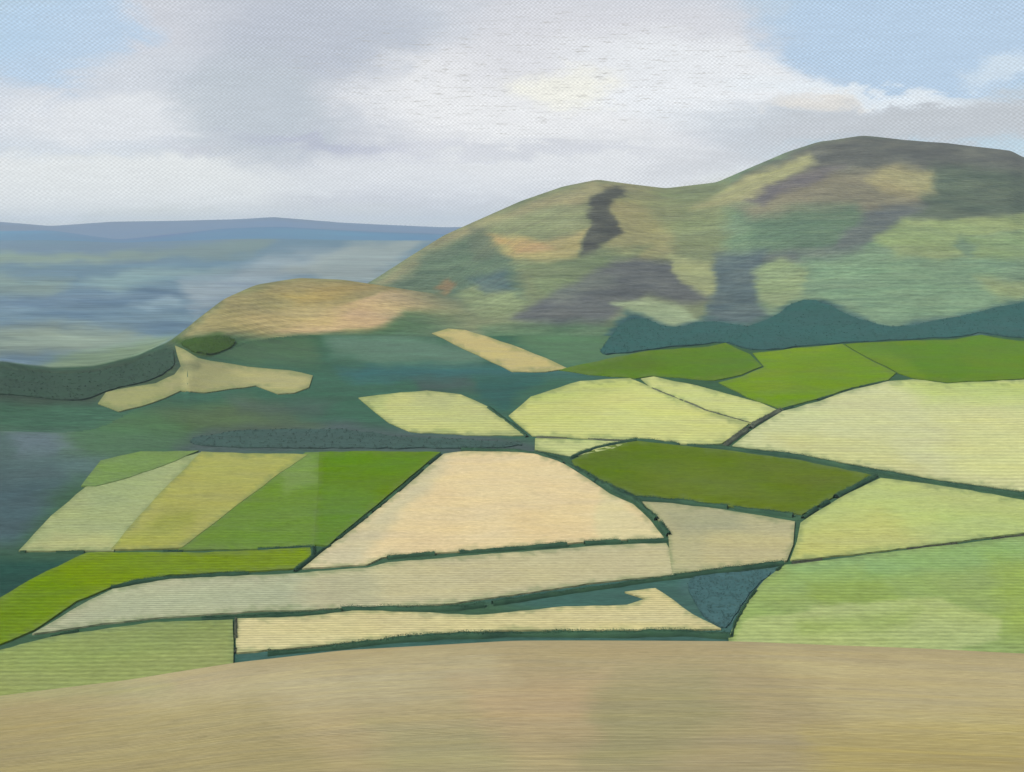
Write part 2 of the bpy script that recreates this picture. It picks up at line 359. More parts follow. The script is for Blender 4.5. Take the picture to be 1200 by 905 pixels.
# ------------------------------------------------------------------ terrain sheets
def ssp(a, b, n): return np.linspace(a, b, n, endpoint=False)
us = np.concatenate([ssp(-1000, -60, 60), ssp(-60, 1260, 420), np.linspace(1260, 2200, 60)])
def vis_rows(a, b, n): return ssp(a, b, n)
ylines = dict(
    ground=np.concatenate([ssp(-140, 20, 14), ssp(20, 235, 100), [235]]),
    valley=np.concatenate([ssp(235, 700, 120), ssp(700, 1540, 160), [1540]]),
    hill=np.concatenate([ssp(1540, 3650, 420), [3650]]),
    plain=np.concatenate([np.geomspace(3650, 13800, 200)]),
    far=np.concatenate([np.geomspace(13800, 24000, 130), np.geomspace(24000, 28000, 6)[1:]]))
Yl = np.unique(np.concatenate([ylines['ground'], ylines['valley'], ylines['hill'], ylines['plain'], ylines['far']]).round(4))
UUg, YYg = np.meshgrid(us, Yl, indexing='ij')
Xg = (UUg-600)/F*np.sqrt(YYg**2+np.where(YYg < 235, 1, 0)*(235.0-np.minimum(YYg, 235))*60)
ny, nu = len(Yl), len(us)
Xa, Ya = Xg.ravel(), YYg.ravel(); Za = height(Xa, Ya)
fi, fj = np.meshgrid(np.arange(nu-1), np.arange(ny-1), indexing='ij'); fa = (fi*ny+fj).ravel()
fq = np.column_stack([fa, fa+ny, fa+ny+1, fa+1]); fY = Ya[fq].mean(1); fX = Xa[fq].mean(1); fu = 600+F*fX/np.maximum(fY, 20); fz = Za[fq].mean(1)
fm = np.interp(fu, US, mid_Y)
cls = np.where(fY < 235, 0, np.where(fY < 13800, 3, 4))
cls = np.where((fY >= 235) & (fY < fm-330), 1, cls)
cls = np.where((fY >= fm-330) & (fY < 3650) & ~((fY > fm+110) & (fu < 520) & (fz < -172)), 2, cls)
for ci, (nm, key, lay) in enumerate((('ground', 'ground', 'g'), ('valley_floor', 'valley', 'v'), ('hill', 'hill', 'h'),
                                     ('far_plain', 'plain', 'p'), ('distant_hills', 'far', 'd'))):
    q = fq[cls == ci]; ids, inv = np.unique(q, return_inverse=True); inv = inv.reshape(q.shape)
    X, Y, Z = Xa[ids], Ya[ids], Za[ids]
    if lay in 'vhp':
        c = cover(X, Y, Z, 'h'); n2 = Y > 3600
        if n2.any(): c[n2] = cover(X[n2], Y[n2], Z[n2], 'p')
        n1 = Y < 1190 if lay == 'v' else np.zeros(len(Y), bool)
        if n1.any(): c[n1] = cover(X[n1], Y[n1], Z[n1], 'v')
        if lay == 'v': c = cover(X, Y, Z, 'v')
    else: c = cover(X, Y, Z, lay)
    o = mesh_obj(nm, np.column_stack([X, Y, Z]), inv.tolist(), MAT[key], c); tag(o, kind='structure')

# ------------------------------------------------------------------ fields: crops standing on the land
def jag(poly, step=14, amp=1.1, seed=0):
    r = random.Random(seed); out = []
    n = len(poly)
    for i in range(n):
        a = poly[i]; b = poly[(i+1) % n]; L = math.hypot(b[0]-a[0], b[1]-a[1]); k = max(1, int(L/step))
        dx, dy = (b[0]-a[0])/L, (b[1]-a[1])/L
        for q in range(k):
            t = q/k; j = (r.random()-.5)*2*amp
            out.append((a[0]+(b[0]-a[0])*t-dy*j*.8, a[1]+(b[1]-a[1])*t+dx*j*.6))
    return out
def field(name, poly, rgb, label, mat='crop', spots=(), up=.8, Ymin=300, Ymax=3700, step=5, amp=.8, cat='field', group=None, off=0.0, margin=.4, lump=None):
    poly = jag(poly, 12, amp, hash(name+label) % 1000 if False else len(label)*7+int(poly[0][0]))
    bm = bmesh.new(); vs = [bm.verts.new((x, -y, 0)) for x, y in poly]; f = bm.faces.new(vs)
    bmesh.ops.triangulate(bm, faces=[f])
    xs = [p[0] for p in poly]; ys = [p[1] for p in poly]
    for x in np.arange(min(xs)+step/2, max(xs), step):
        bmesh.ops.bisect_plane(bm, geom=bm.verts[:]+bm.edges[:]+bm.faces[:], plane_co=(x, 0, 0), plane_no=(1, 0, 0))
    for y in np.arange(min(ys)+step/3, max(ys), step*.6):
        bmesh.ops.bisect_plane(bm, geom=bm.verts[:]+bm.edges[:]+bm.faces[:], plane_co=(0, -y, 0), plane_no=(0, 1, 0))
    bmesh.ops.remove_doubles(bm, verts=bm.verts, dist=.02)
    bmesh.ops.recalc_face_normals(bm, faces=bm.faces)
    bm.verts.ensure_lookup_table()
    u = np.array([v.co.x for v in bm.verts]); y = np.array([-v.co.y for v in bm.verts]); n0 = len(u)
    P3 = np.array([at(a, b, Ymin, Ymax) for a, b in zip(u, y)])
    col = paint(np.tile(np.array(rgb, float), (n0, 1)), u, y, spots, .8)
    if margin:
        d = -poly_sdf(u, y, poly); g = (1-sstep(0, 5, d+fbm(u/9+3, y/4, 3)*7))*margin
        col = col*(1-g[:, None])+np.array((112, 130, 92), float)*g[:, None]
    alb = albedo(col, P3[:, 1])
    bnd = [e for e in bm.edges if e.is_boundary]
    fcs = [[v.index for v in f.verts] for f in bm.faces]
    top = P3.copy(); top[:, 2] += up+off
    if lump:
        cx, cy = P3[:, 0]/lump[0], P3[:, 1]/(lump[0]*1.6)
        top[:, 2] += (np.abs(fbm(cx, cy, 2))*-.9+.3+fbm(cx/4, cy/4, 2)*.5)*lump[1]
    verts = top.tolist(); cols = alb.tolist(); low = {}
    for e in bnd:
        for v in e.verts:
            if v.index not in low:
                low[v.index] = len(verts); q = top[v.index].copy(); q[2] -= up+off+.6; verts.append(q.tolist()); cols.append((alb[v.index]*.8).tolist())
        a, b = e.verts[0].index, e.verts[1].index; fcs.append([a, b, low[b], low[a]])
    # put the faces' normals upward
    bm.free()
    o = mesh_obj(name, np.array(verts), fcs, MAT[mat], np.array(cols))
    me = o.data; b2 = bmesh.new(); b2.from_mesh(me); bmesh.ops.recalc_face_normals(b2, faces=b2.faces)
    upz = sum(f.normal.z for f in b2.faces)
    if upz < 0: bmesh.ops.reverse_faces(b2, faces=b2.faces)
    for e in b2.edges:
        if len(e.link_faces) == 2 and abs(e.link_faces[0].normal.dot(e.link_faces[1].normal)) < .5: e.smooth = False
    b2.to_mesh(me); b2.free()
    return tag(o, label, cat, group)

FG = 'patchwork of fields on the valley floor'
field('stubble_field', [(520, 533), (470, 576), (425, 612), (384, 644), (354, 668), (430, 663), (447, 655), (560, 646), (640, 640), (700, 635), (779, 633), (762, 611), (742, 592),
       (715, 580), (690, 563), (655, 541), (625, 531), (545, 530)], (226, 205, 160),
      'large peach coloured trapezoid of cut stubble, the warmest and palest field mid valley', 'stubble',
      [([(705, 580), (725, 583), (785, 636), (700, 640)], (218, 206, 160), 5, .9), ([(350, 670), (440, 600), (525, 530), (505, 570), (430, 645), (420, 668)], (200, 192, 158), 8, .8),
       ([(450, 655), (520, 560), (560, 600), (540, 655)], (222, 200, 156), 12, .6), ([(600, 590), (680, 585), (700, 640), (600, 645)], (222, 198, 150), 10, .5)], group=FG)
field('stubble_field', [(132, 692), (200, 680), (345, 674), (372, 671), (430, 667), (455, 661), (560, 652), (640, 646), (700, 641), (781, 638), (790, 655), (790, 675), (700, 684), (600, 699), (520, 710),
       (440, 714), (300, 718), (180, 726), (120, 733), (38, 745), (92, 712)], (190, 184, 148),
      'long thin grey tan strip of stubble curving below the peach trapezoid field', 'stubble',
      [([(30, 750), (130, 690), (350, 670), (360, 722), (30, 750)], (172, 178, 148), 20, .9), ([(380, 675), (440, 665), (440, 715), (370, 715)], (178, 174, 142), 14, .7),
       ([(440, 665), (780, 636), (785, 680), (450, 712)], (196, 186, 146), 10, .8)], group=FG)
field('stubble_field', [(752, 589), (800, 593), (860, 601), (932, 613), (930, 640), (922, 659), (850, 667), (788, 675), (785, 650), (783, 628), (768, 606)], (184, 178, 138),
      'dull khaki field with a grey smudge, between the dark green field and the teal hollow', 'stubble',
      [([(770, 595), (860, 600), (880, 625), (800, 630)], (162, 162, 132), 12, .8), ([(830, 630), (930, 625), (925, 665), (820, 672)], (194, 184, 138), 10, .8)], up=1.0, group=FG)
field('stubble_field', [(276, 727), (350, 725), (420, 717), (500, 720), (560, 723), (620, 717), (660, 713), (735, 711), (757, 703), (732, 695), (768, 691), (790, 706), (812, 722), (845, 739),
       (700, 741), (600, 740), (520, 744), (400, 756), (277, 767)], (208, 196, 146),
      'narrow cream stubble strip with a pointed right end, just above the near brown field', 'stubble',
      [([(270, 720), (420, 716), (420, 760), (270, 770)], (206, 196, 150), 16, .6)], group=FG)
field('pasture', [(-70, 775), (0, 764), (60, 748), (180, 731), (272, 728), (274, 766), (273, 800), (150, 830), (0, 855), (-70, 865)], (144, 158, 98),
      'soft green pasture in the lower left corner beside the cream stubble strip', 'pasture',
      [([(-70, 790), (100, 785), (270, 755), (270, 800), (-70, 860)], (150, 160, 100), 10, .7), ([(150, 735), (270, 730), (272, 745), (160, 755)], (136, 150, 92), 8, .6)], group=FG)
field('pasture', [(102, 649), (240, 649), (363, 643), (366, 655), (350, 668), (200, 675), (140, 686), (90, 706), (40, 740), (0, 757), (-70, 792), (-70, 745), (0, 702), (45, 676)], (116, 140, 34),
      'vivid moss green pasture bending down to the left edge above the grey tan strip', 'pasture',
      [([(290, 640), (370, 640), (370, 670), (280, 668)], (120, 144, 44), 8, .6), ([(-70, 740), (60, 670), (100, 690), (-70, 800)], (104, 132, 30), 12, .6)], group=FG)
field('crop_field', [(22, 647), (60, 606), (100, 572), (150, 557), (190, 543), (236, 531), (200, 569), (166, 605), (133, 647)], (164, 174, 124),
      'pale grey green field, leftmost of the slanting fields in the valley', 'crop',
      [([(30, 646), (70, 625), (130, 630), (125, 650)], (184, 182, 128), 8, .7), ([(100, 575), (200, 545), (180, 580), (110, 600)], (158, 172, 124), 8, .5)], group=FG)
field('pasture', [(95, 571), (118, 541), (165, 531), (233, 530), (192, 547), (152, 561), (112, 572)], (124, 150, 86),
      'small soft green corner at the top of the pale grey green slanting field', 'pasture', up=1.1, group=FG)
field('crop_field', [(236, 531), (300, 533), (360, 534), (328, 556), (270, 600), (213, 644), (130, 646), (163, 606), (198, 569)], (168, 168, 96),
      'olive yellow slanting crop field between the pale grey green and mid green fields', 'crop',
      [([(130, 640), (200, 600), (240, 600), (210, 650)], (160, 164, 84), 8, .7), ([(170, 615), (230, 600), (230, 615), (180, 625)], (146, 152, 74), 6, .6)], up=1.0, group=FG)
field('crop_field', [(358, 531), (374, 531), (378, 560), (373, 600), (369, 642), (300, 645), (209, 646), (268, 601), (326, 557)], (108, 138, 62),
      'mid green slanting crop field right of the olive yellow one', 'crop',
      [([(330, 550), (372, 530), (372, 570), (330, 580)], (128, 150, 92), 6, .7)], group=FG)
field('crop_field', [(374, 531), (440, 530), (516, 531), (480, 561), (440, 594), (404, 624), (384, 641), (368, 640), (371, 600)], (98, 130, 34),
      'bright grass green crop field touching the left side of the peach stubble field', 'crop',
      [([(365, 640), (375, 570), (440, 570), (430, 610), (380, 645)], (100, 134, 60), 8, .8), ([(380, 530), (515, 530), (480, 550), (380, 552)], (94, 134, 26), 8, .6)], up=0.95, group=FG)
field('crop_field', [(420, 467), (470, 461), (500, 459), (540, 463), (572, 478), (598, 497), (614, 511), (560, 511), (480, 507), (455, 496), (437, 482)], (190, 192, 130),
      'pear shaped pale lime field, leftmost of the pale fields below the hills', 'tram',
      [([(480, 462), (530, 462), (520, 478), (485, 476)], (176, 180, 132), 5, .6), ([(415, 462), (450, 460), (455, 480), (420, 482)], (166, 180, 122), 5, .6)], group=FG)
field('crop_field', [(596, 488), (622, 466), (680, 447), (738, 444), (765, 456), (826, 482), (878, 497), (862, 510), (846, 521), (800, 522), (740, 517), (624, 512), (606, 497)], (200, 202, 132),
      'broad pale lime field with a curved back edge, centre of the row of pale fields', 'tram',
      [([(596, 488), (650, 455), (720, 455), (680, 500), (610, 505)], (192, 196, 122), 10, .6), ([(600, 462), (680, 445), (740, 445), (740, 453), (620, 475)], (178, 188, 114), 6, .6)], group=FG)
field('crop_field', [(751, 445), (766, 442), (830, 456), (890, 473), (910, 481), (880, 498), (826, 483), (788, 467), (764, 457)], (198, 202, 134),
      'slim pale lime wedge of field behind the broad one, under the bright green slope', 'tram', group=FG)
field('crop_field', [(627, 515), (680, 516), (738, 519), (718, 527), (668, 537), (652, 532), (627, 528)], (190, 196, 134),
      'tiny pale green triangle of field where the hedges meet above the peach stubble', 'tram', group=FG)
field('crop_field', [(670, 541), (692, 530), (745, 517), (850, 529), (940, 541), (1022, 558), (985, 579), (940, 604), (880, 598), (800, 587), (745, 582), (704, 565), (674, 549)], (98, 118, 44),
      'dark olive green field shaped like a long lozenge between the pale fields', 'crop',
      [([(670, 540), (760, 520), (800, 560), (700, 565)], (92, 116, 42), 10, .6), ([(730, 550), (830, 545), (930, 590), (800, 588)], (108, 126, 54), 10, .6), ([(860, 535), (1020, 555), (960, 570), (880, 560)], (104, 118, 56), 8, .5)], group=FG)
field('crop_field', [(858, 523), (880, 506), (917, 483), (960, 471), (1000, 457), (1040, 448), (1070, 445), (1110, 450), (1200, 446), (1270, 444), (1270, 590), (1200, 577), (1100, 563), (1020, 549), (940, 534)], (200, 201, 152),
      'very large pale lime field running off the right edge above the long dark hedge', 'tram',
      [([(860, 525), (920, 480), (980, 478), (950, 515)], (196, 200, 150), 10, .7), ([(1050, 445), (1270, 440), (1270, 475), (1090, 470)], (180, 196, 112), 14, .8),
       ([(900, 510), (1040, 520), (1100, 560), (940, 540)], (200, 198, 132), 8, .5), ([(1100, 490), (1250, 480), (1250, 580), (1120, 560)], (206, 206, 136), 16, .5)], group=FG)
field('crop_field', [(938, 614), (982, 586), (1032, 561), (1100, 570), (1200, 587), (1270, 600), (1270, 618), (1200, 626), (1080, 641), (1000, 651), (926, 658), (934, 636)], (184, 194, 124),
      'light spring green field right of the dark lozenge and below the long hedge', 'crop',
      [([(930, 625), (1030, 600), (1080, 640), (930, 660)], (194, 190, 116), 12, .6), ([(1100, 600), (1270, 600), (1270, 625), (1100, 640)], (176, 192, 122), 12, .6)], group=FG)
field('pasture', [(918, 664), (1000, 654), (1080, 644), (1200, 630), (1270, 621), (1270, 800), (1100, 800), (900, 790), (856, 770), (854, 750), (862, 730), (878, 702), (895, 682)], (148, 168, 102),
      'fresh green meadow with a paler oval swathe in the lower right', 'pasture',
      [([(920, 662), (1100, 642), (1270, 625), (1270, 660), (1080, 672), (930, 690)], (142, 172, 112), 8, .9), ([(900, 675), (1010, 665), (1020, 690), (930, 700), (880, 700)], (150, 172, 104), 5, .7),
       ([(945, 685), (1030, 680), (1060, 710), (960, 725)], (142, 162, 84), 6, .6), ([(1160, 650), (1270, 650), (1270, 770), (1180, 750)], (150, 170, 86), 14, .6),
       ([(860, 748), (880, 726), (960, 712), (1100, 704), (1170, 728), (1172, 750), (1120, 765), (870, 765)], (172, 184, 122), 2.5, .95),
       ([(930, 730), (1080, 720), (1060, 735), (940, 745)], (146, 168, 88), 8, .5)], group=FG)
field('pasture', [(655, 434), (700, 424), (760, 412), (830, 407), (850, 403), (878, 416), (893, 430), (868, 440), (838, 447), (765, 441), (745, 444), (690, 440)], (96, 128, 40),
      'deep green pasture under the left end of the teal wood', 'pasture', [([(650, 430), (760, 415), (780, 430), (680, 442)], (92, 118, 56), 8, .8)], up=1.0, group=FG)
field('pasture', [(882, 415), (930, 409), (987, 404), (1010, 418), (1050, 438), (1040, 447), (1000, 455), (960, 468), (914, 480), (875, 466), (842, 449), (870, 442), (896, 431)], (114, 144, 44),
      'bright green pasture in the middle of the sunlit slope below the teal wood', 'pasture',
      [([(850, 440), (920, 425), (930, 455), (900, 472)], (122, 148, 58), 8, .7), ([(880, 412), (990, 402), (980, 412), (890, 424)], (130, 154, 60), 4, .5)], up=1.0, group=FG)
field('pasture', [(990, 404), (1060, 400), (1120, 399), (1150, 393), (1180, 399), (1270, 404), (1270, 443), (1200, 445), (1110, 449), (1070, 444), (1053, 438), (1012, 417)], (98, 132, 26),
      'rich green pasture rising to a low point at the right edge below the teal wood', 'pasture',
      [([(1000, 408), (1050, 415), (1080, 440), (1050, 440)], (118, 146, 52), 6, .6), ([(1130, 415), (1270, 410), (1270, 440), (1140, 445)], (106, 136, 44), 8, .6)], up=1.0, group=FG)
HG = 'small fields on the lower hill slopes'
field('stubble_field', [(506, 391), (525, 386), (545, 387), (600, 405), (640, 421), (666, 433), (640, 437), (600, 436), (575, 424), (545, 410)], (194, 180, 128),
      'sloping straw coloured bar of stubble at the foot of the high hill', 'stubble', up=1.0, group=HG, Ymin=1100)
field('stubble_field', [(205, 406), (216, 410), (232, 421), (290, 431), (340, 435), (366, 441), (362, 455), (345, 462), (326, 463), (300, 453), (270, 457), (240, 461), (212, 459), (192, 468), (165, 477), (140, 483), (115, 474),
       (124, 461), (150, 455), (182, 450), (204, 440), (212, 430)], (164, 162, 118),
      'straggling branched straw field on the dark slope at the left', 'stubble',
      [([(110, 460), (190, 450), (190, 480), (120, 490)], (158, 160, 112), 6, .7), ([(270, 430), (370, 436), (360, 465), (300, 460)], (184, 178, 128), 6, .7), ([(205, 425), (235, 428), (230, 436), (206, 434)], (116, 122, 96), 3, .7)], up=1.0, group=HG, Ymin=700)

# ------------------------------------------------------------------ hedges and woods: leaf clumps of small faces
def leaf_cloud(cent, rad, n_per, size, squash=.8):
    """many small tilted faces spread through lumps at cent (N,3) with radius rad (N,)"""
    N = len(cent); k = n_per; m = N*k
    d = rng.normal(size=(m, 3)); d /= np.linalg.norm(d, axis=1)[:, None]
    d[:, 2] = np.abs(d[:, 2])*1.1-.35*rng.random(m)
    r = np.repeat(rad, k)*(.62+.42*rng.random(m))
    c = np.repeat(cent, k, 0)+d*r[:, None]*np.array((1, 1, squash))
    nrm = d+rng.normal(size=(m, 3))*.45; nrm /= np.linalg.norm(nrm, axis=1)[:, None]
    a = np.cross(nrm, rng.normal(size=(m, 3))); a /= np.linalg.norm(a, axis=1)[:, None]; b = np.cross(nrm, a)
    s = (size*(.6+.8*rng.random(m)))[:, None]
    v = np.stack([c-a*s-b*s*.6, c+a*s*.9-b*s*.5, c+a*s*.2+b*s], 1).reshape(-1, 3)
    f = np.arange(m*3).reshape(-1, 3).tolist()
    return v, f
HEDGE = leaf_mat('hedge_leaves', (.030, .074, .048), .25)
HEDGE_L = leaf_mat('hedge_leaves_grey', (.085, .105, .08), .4)
def hedge(pts, h, w, label, Ymin=300, mat=None, group='dark hedgerows between the fields', gap=0.0):
    h *= .88; w *= .8; gap += .06
    P3 = np.array([at(u, y, Ymin) for u, y in pts])
    seg = np.linalg.norm(np.diff(P3[:, :2], axis=0), axis=1); s = np.r_[0, np.cumsum(seg)]
    # densify in the picture plane so the hedge follows the land
    n = max(8, int(s[-1]/(w*.3))); q = np.linspace(0, s[-1], n)
    X = np.interp(q, s, P3[:, 0]); Y = np.interp(q, s, P3[:, 1])
    X += fbm(q/(w*3), q*0+1, 2)*w*.35; Y += fbm(q/(w*3), q*0+31, 2)*w*.35
    lump = .25+.75*vnoise(q/(w*7)+len(label), q*0+3)+.45*vnoise(q/(w*1.7)+5, q*0+len(label))
    keep = vnoise(q/14+9, q*0+len(label)) > gap
    X, Y, lump = X[keep], Y[keep], lump[keep]
    Z = height(X, Y)+.6
    c1 = np.column_stack([X, Y, Z+h*.3*lump]); c2 = np.column_stack([X, Y, Z+h*.68*lump])
    cent = np.vstack([c1, c2]); rad = np.r_[lump, lump*.85]*w*.6
    rad = np.minimum(rad, h*.55)
    v, f = leaf_cloud(cent, rad, 16, max(.14, w*.06))
    v = v.tolist(); m = len(X); prof = [(-.5, 0), (-.46, .55), (-.2, .88), (.2, .9), (.46, .55), (.5, 0)]
    dx, dy = np.gradient(np.interp(q, s, P3[:, 0])), np.gradient(np.interp(q, s, P3[:, 1])); ln = np.hypot(dx, dy)+1e-9
    dx, dy = (dx/ln)[keep], (dy/ln)[keep]; qi = np.arange(n)[keep]; b0 = len(v)
    for k in range(m):
        ww = w*(.35+.65*lump[k]); hh = h*(.2+.62*lump[k])
        for (px, pz) in prof:
            j = rng.normal()*.03
            v.append([X[k]-dy[k]*px*ww, Y[k]+dx[k]*px*ww, Z[k]-.8+(hh+.6)*(pz+j*(pz > 0))])
    for k in range(m-1):
        if qi[k+1]-qi[k] > 1: continue
        for t in range(5):
            a0 = b0+k*6+t; f.append([a0, a0+1, a0+7, a0+6])
    me = mesh_obj('hedgerow', v, f, mat or HEDGE, smooth_=False)
    me.data.polygons.foreach_set('use_smooth', np.array([len(p.vertices) == 4 for p in me.data.polygons]))
    return tag(me, label, 'hedge', group)
hedge([(440, 657), (500, 651), (560, 647.5), (640, 642.5), (700, 637.5), (782, 635)], 2.6, 3.2, 'low dark hedge along the straight bottom edge of the peach stubble field', gap=.12)
hedge([(626, 532), (655, 541), (672, 549), (700, 567), (745, 588), (765, 606), (784, 629)], 3.4, 4.4, 'dark hedge down the right side of the peach stubble field')
hedge([(516, 533), (470, 575), (425, 611), (384, 643), (366, 655)], 1.8, 2.4, 'thin hedge down the slanting left side of the peach stubble field', gap=.2)
hedge([(672, 549), (704, 568), (745, 586), (800, 590), (860, 597), (900, 602), (942, 608)], 4.0, 5.5, 'thick hedge along the lower edge of the dark olive lozenge field')
hedge([(940, 608), (965, 593), (988, 580), (1010, 568), (1028, 559)], 3.2, 4.4, 'short slanting hedge at the right end of the dark olive lozenge field')
hedge([(745, 517), (800, 523), (852, 526), (940, 538), (1020, 553), (1100, 567), (1160, 576), (1200, 582), (1265, 594)], 3.6, 4.6, 'long dark hedge running right under the very large pale lime field')
hedge([(745, 517), (700, 526), (668, 538), (640, 534), (600, 530), (540, 529)], 3.2, 4.2, 'dark hedge curling round the tiny pale triangle above the peach stubble')
hedge([(846, 525), (866, 511), (884, 499), (900, 489), (916, 482)], 3.2, 6.5, 'greyish slanting hedge between the broad and the very large pale lime fields', mat=HEDGE_L)
hedge([(764, 456), (789, 466), (827, 482), (880, 497)], 1.6, 2.4, 'fine hedge line dividing the slim wedge from the broad pale lime field', mat=HEDGE_L)
hedge([(572, 479), (598, 497), (618, 513)], 3, 4.5, 'short hedge at the right tip of the pear shaped field')
hedge([(624, 513), (680, 515.5), (740, 518)], 1.6, 2.6, 'faint hedge along the bottom of the broad pale lime field', mat=HEDGE_L, gap=.2)
hedge([(130, 690), (160, 684), (200, 678.5), (260, 675), (345, 670.5), (366, 655), (367, 643)], 2.0, 2.6, 'dark hedge between the vivid moss green pasture and the grey tan strip', gap=.1)
hedge([(24, 648), (100, 648.5), (170, 648), (240, 647.5), (300, 646), (364, 642.5)], 1.6, 2.2, 'ragged hedge under the slanting fields, above the moss green pasture', gap=.28)
hedge([(60, 748), (110, 738), (180, 730), (275, 725), (350, 721.5), (400, 717.5)], 1.6, 2.2, 'low dark hedge along the lower edge of the grey tan strip at the left', gap=.15)
hedge([(400, 716), (470, 717), (540, 715), (600, 706), (660, 697), (720, 688), (785, 679), (850, 671), (918, 662)], 2.6, 3.6, 'dark hedge along the lower edge of the grey tan strip towards the teal hollow')
hedge([(274, 771), (340, 766), (400, 760), (460, 753), (520, 748), (600, 746), (700, 746), (800, 745), (856, 748)], 3.0, 4.4, 'dark hedge along the bottom of the cream stubble strip')
hedge([(928, 661), (1000, 652.5), (1080, 643), (1200, 628.5), (1265, 620)], .9, 1.2, 'faint low hedge between the spring green field and the meadow', mat=HEDGE_L, gap=.3)
hedge([(856, 752), (862, 732), (878, 704), (895, 684), (918, 664)], 1.6, 2.2, 'rounded hedge at the left end of the fresh green meadow', gap=.2)
hedge([(916, 481), (960, 469), (1000, 456), (1040, 447)], 1.8, 3, 'thin hedge at the back left of the very large pale lime field', mat=HEDGE, gap=.25)
hedge([(276, 727), (277, 745), (276, 766)], 1.2, 1.6, 'short cross hedge at the left end of the cream stubble strip', mat=HEDGE_L, gap=.2)

def rounded(poly, n=2):
    for _ in range(n):
        poly = [q for i in range(len(poly)) for a, b in [(poly[i], poly[(i+1) % len(poly)])]
                for q in ((a[0]*.75+b[0]*.25, a[1]*.75+b[1]*.25), (a[0]*.25+b[0]*.75, a[1]*.25+b[1]*.75))]
    return poly
def wood(poly, rgb, label, crown, high, Ymin=1100, Ymax=3700, step=3.0, spots=(), n_leaf=2.0):
    o = field('woodland', rounded(poly), rgb, label, 'wood', spots, up=high, Ymin=Ymin, Ymax=Ymax, step=step, amp=1.6, cat='wood', margin=0, lump=(crown, high))
    tag(o, kind='stuff'); me = o.data                     # loose twig and leaf clumps over the canopy and its rim
    co = np.empty(len(me.vertices)*3); me.vertices.foreach_get('co', co); co = co.reshape(-1, 3)
    pick = co[rng.random(len(co)) < min(1, n_leaf*.25)]
    v, f = leaf_cloud(pick, np.full(len(pick), crown*.22), 8, crown*.06, .6)
    c0 = np.empty(len(me.vertices)*4); me.color_attributes['cover'].data.foreach_get('color', c0); m = c0.reshape(-1, 4)[:, :3].mean(0)
    l = mesh_obj('leaves', v, f, leaf_mat('wood_leaves', m*1.05, .15), smooth_=False); l.parent = o
    return o
wood([(698, 419), (712, 400), (728, 380), (745, 372), (792, 388), (830, 375), (872, 386), (905, 374), (932, 354), (958, 352), (1000, 374), (1050, 386), (1110, 375), (1200, 354), (1262, 350), (1262, 400), (1180, 396), (1150, 390),
       (1120, 396), (1050, 399), (985, 402), (880, 413), (850, 400), (830, 404), (760, 410)],
     (68, 102, 100), 'long teal coloured wood along the foot of the right hand hill', 9, 1.6, Ymin=1250, n_leaf=1)
wood([(-60, 428), (0, 432), (60, 440), (110, 438), (160, 426), (202, 404), (206, 430), (180, 446), (120, 460), (98, 472), (0, 462), (-60, 462)],
     (70, 90, 80), 'dark wood over the low ridge at the left edge', 8, 1.2, Ymin=900, Ymax=1890, n_leaf=.8)
wood([(214, 518), (250, 509), (330, 503), (420, 505), (470, 514), (560, 517), (618, 520), (600, 525), (540, 526), (380, 526), (250, 525)],
     (76, 98, 94), 'slate dark wood belt above the slanting fields and the peach stubble', 6, .8, Ymin=500, n_leaf=1)
wood([(205, 402), (262, 393), (282, 403), (250, 417), (228, 414)],
     (74, 98, 60), 'small green copse at the left end of the tan hill brow', 7, 1.6, Ymin=1150, Ymax=1880)
wood([(800, 676), (860, 672), (912, 667), (880, 692), (862, 722), (850, 740), (820, 722)],
     (74, 106, 108), 'teal thicket in the hollow left of the fresh green meadow', 3.4, .5, Ymin=400, step=2.5, n_leaf=1.2)

# ------------------------------------------------------------------ sky: Nishita with clouds, by direction
SUN_EL, SUN_AZ = R(47), R(-125)          # azimuth from +Y towards +X: sun behind the left shoulder
w = bpy.data.worlds.new('World'); S.world = w; w.use_nodes = True
nt = w.node_tree; N = nt.nodes; L = nt.links; N.clear()
out = N.new('ShaderNodeOutputWorld'); bg = N.new('ShaderNodeBackground'); L.new(bg.outputs[0], out.inputs[0])
sky = N.new('ShaderNodeTexSky'); sky.sky_type = 'NISHITA'; sky.sun_disc = False; sky.sun_elevation = SUN_EL; sky.sun_rotation = SUN_AZ
sky.air_density = 1.0; sky.dust_density = 1.0; sky.ozone_density = 1.5
def W(op, a, b=0.0, c=0.0):
    n = N.new('ShaderNodeMath'); n.operation = op
    for i, v in enumerate((a, b, c)):
        if isinstance(v, (int, float)): n.inputs[i].default_value = v
        else: L.new(v, n.inputs[i])
    return n.outputs[0]
tc = N.new('ShaderNodeTexCoord'); sp = N.new('ShaderNodeSeparateXYZ'); L.new(tc.outputs['Generated'], sp.inputs[0])
AZ = W('ARCTAN2', sp.outputs[0], sp.outputs[1]); EL = W('ARCSINE', sp.outputs[2])
AZ = W('MULTIPLY', AZ, 57.2958); EL = W('MULTIPLY', EL, 57.2958)
cb = N.new('ShaderNodeCombineXYZ'); L.new(AZ, cb.inputs[0]); L.new(EL, cb.inputs[1])
def wnoise(sx, sy, det, ro, off=0, dis=0):
    mp = N.new('ShaderNodeMapping'); mp.inputs['Scale'].default_value = (sx, sy, 1); mp.inputs['Location'].default_value = (off, off*.7, 0)
    L.new(cb.outputs[0], mp.inputs[0]); n = N.new('ShaderNodeTexNoise'); n.inputs['Scale'].default_value = 1; n.inputs['Detail'].default_value = det
    n.inputs['Roughness'].default_value = ro; n.inputs['Distortion'].default_value = dis; L.new(mp.outputs[0], n.inputs['Vector']); return n.outputs[0]
nA = wnoise(.24, .5, 7, .62, 3, .5); nB = wnoise(.24, .5, 7, .62, 40, .5)
nS = wnoise(.5, 3.2, 5, .65, 11); nF = wnoise(4, 11, 3, .75, 5)
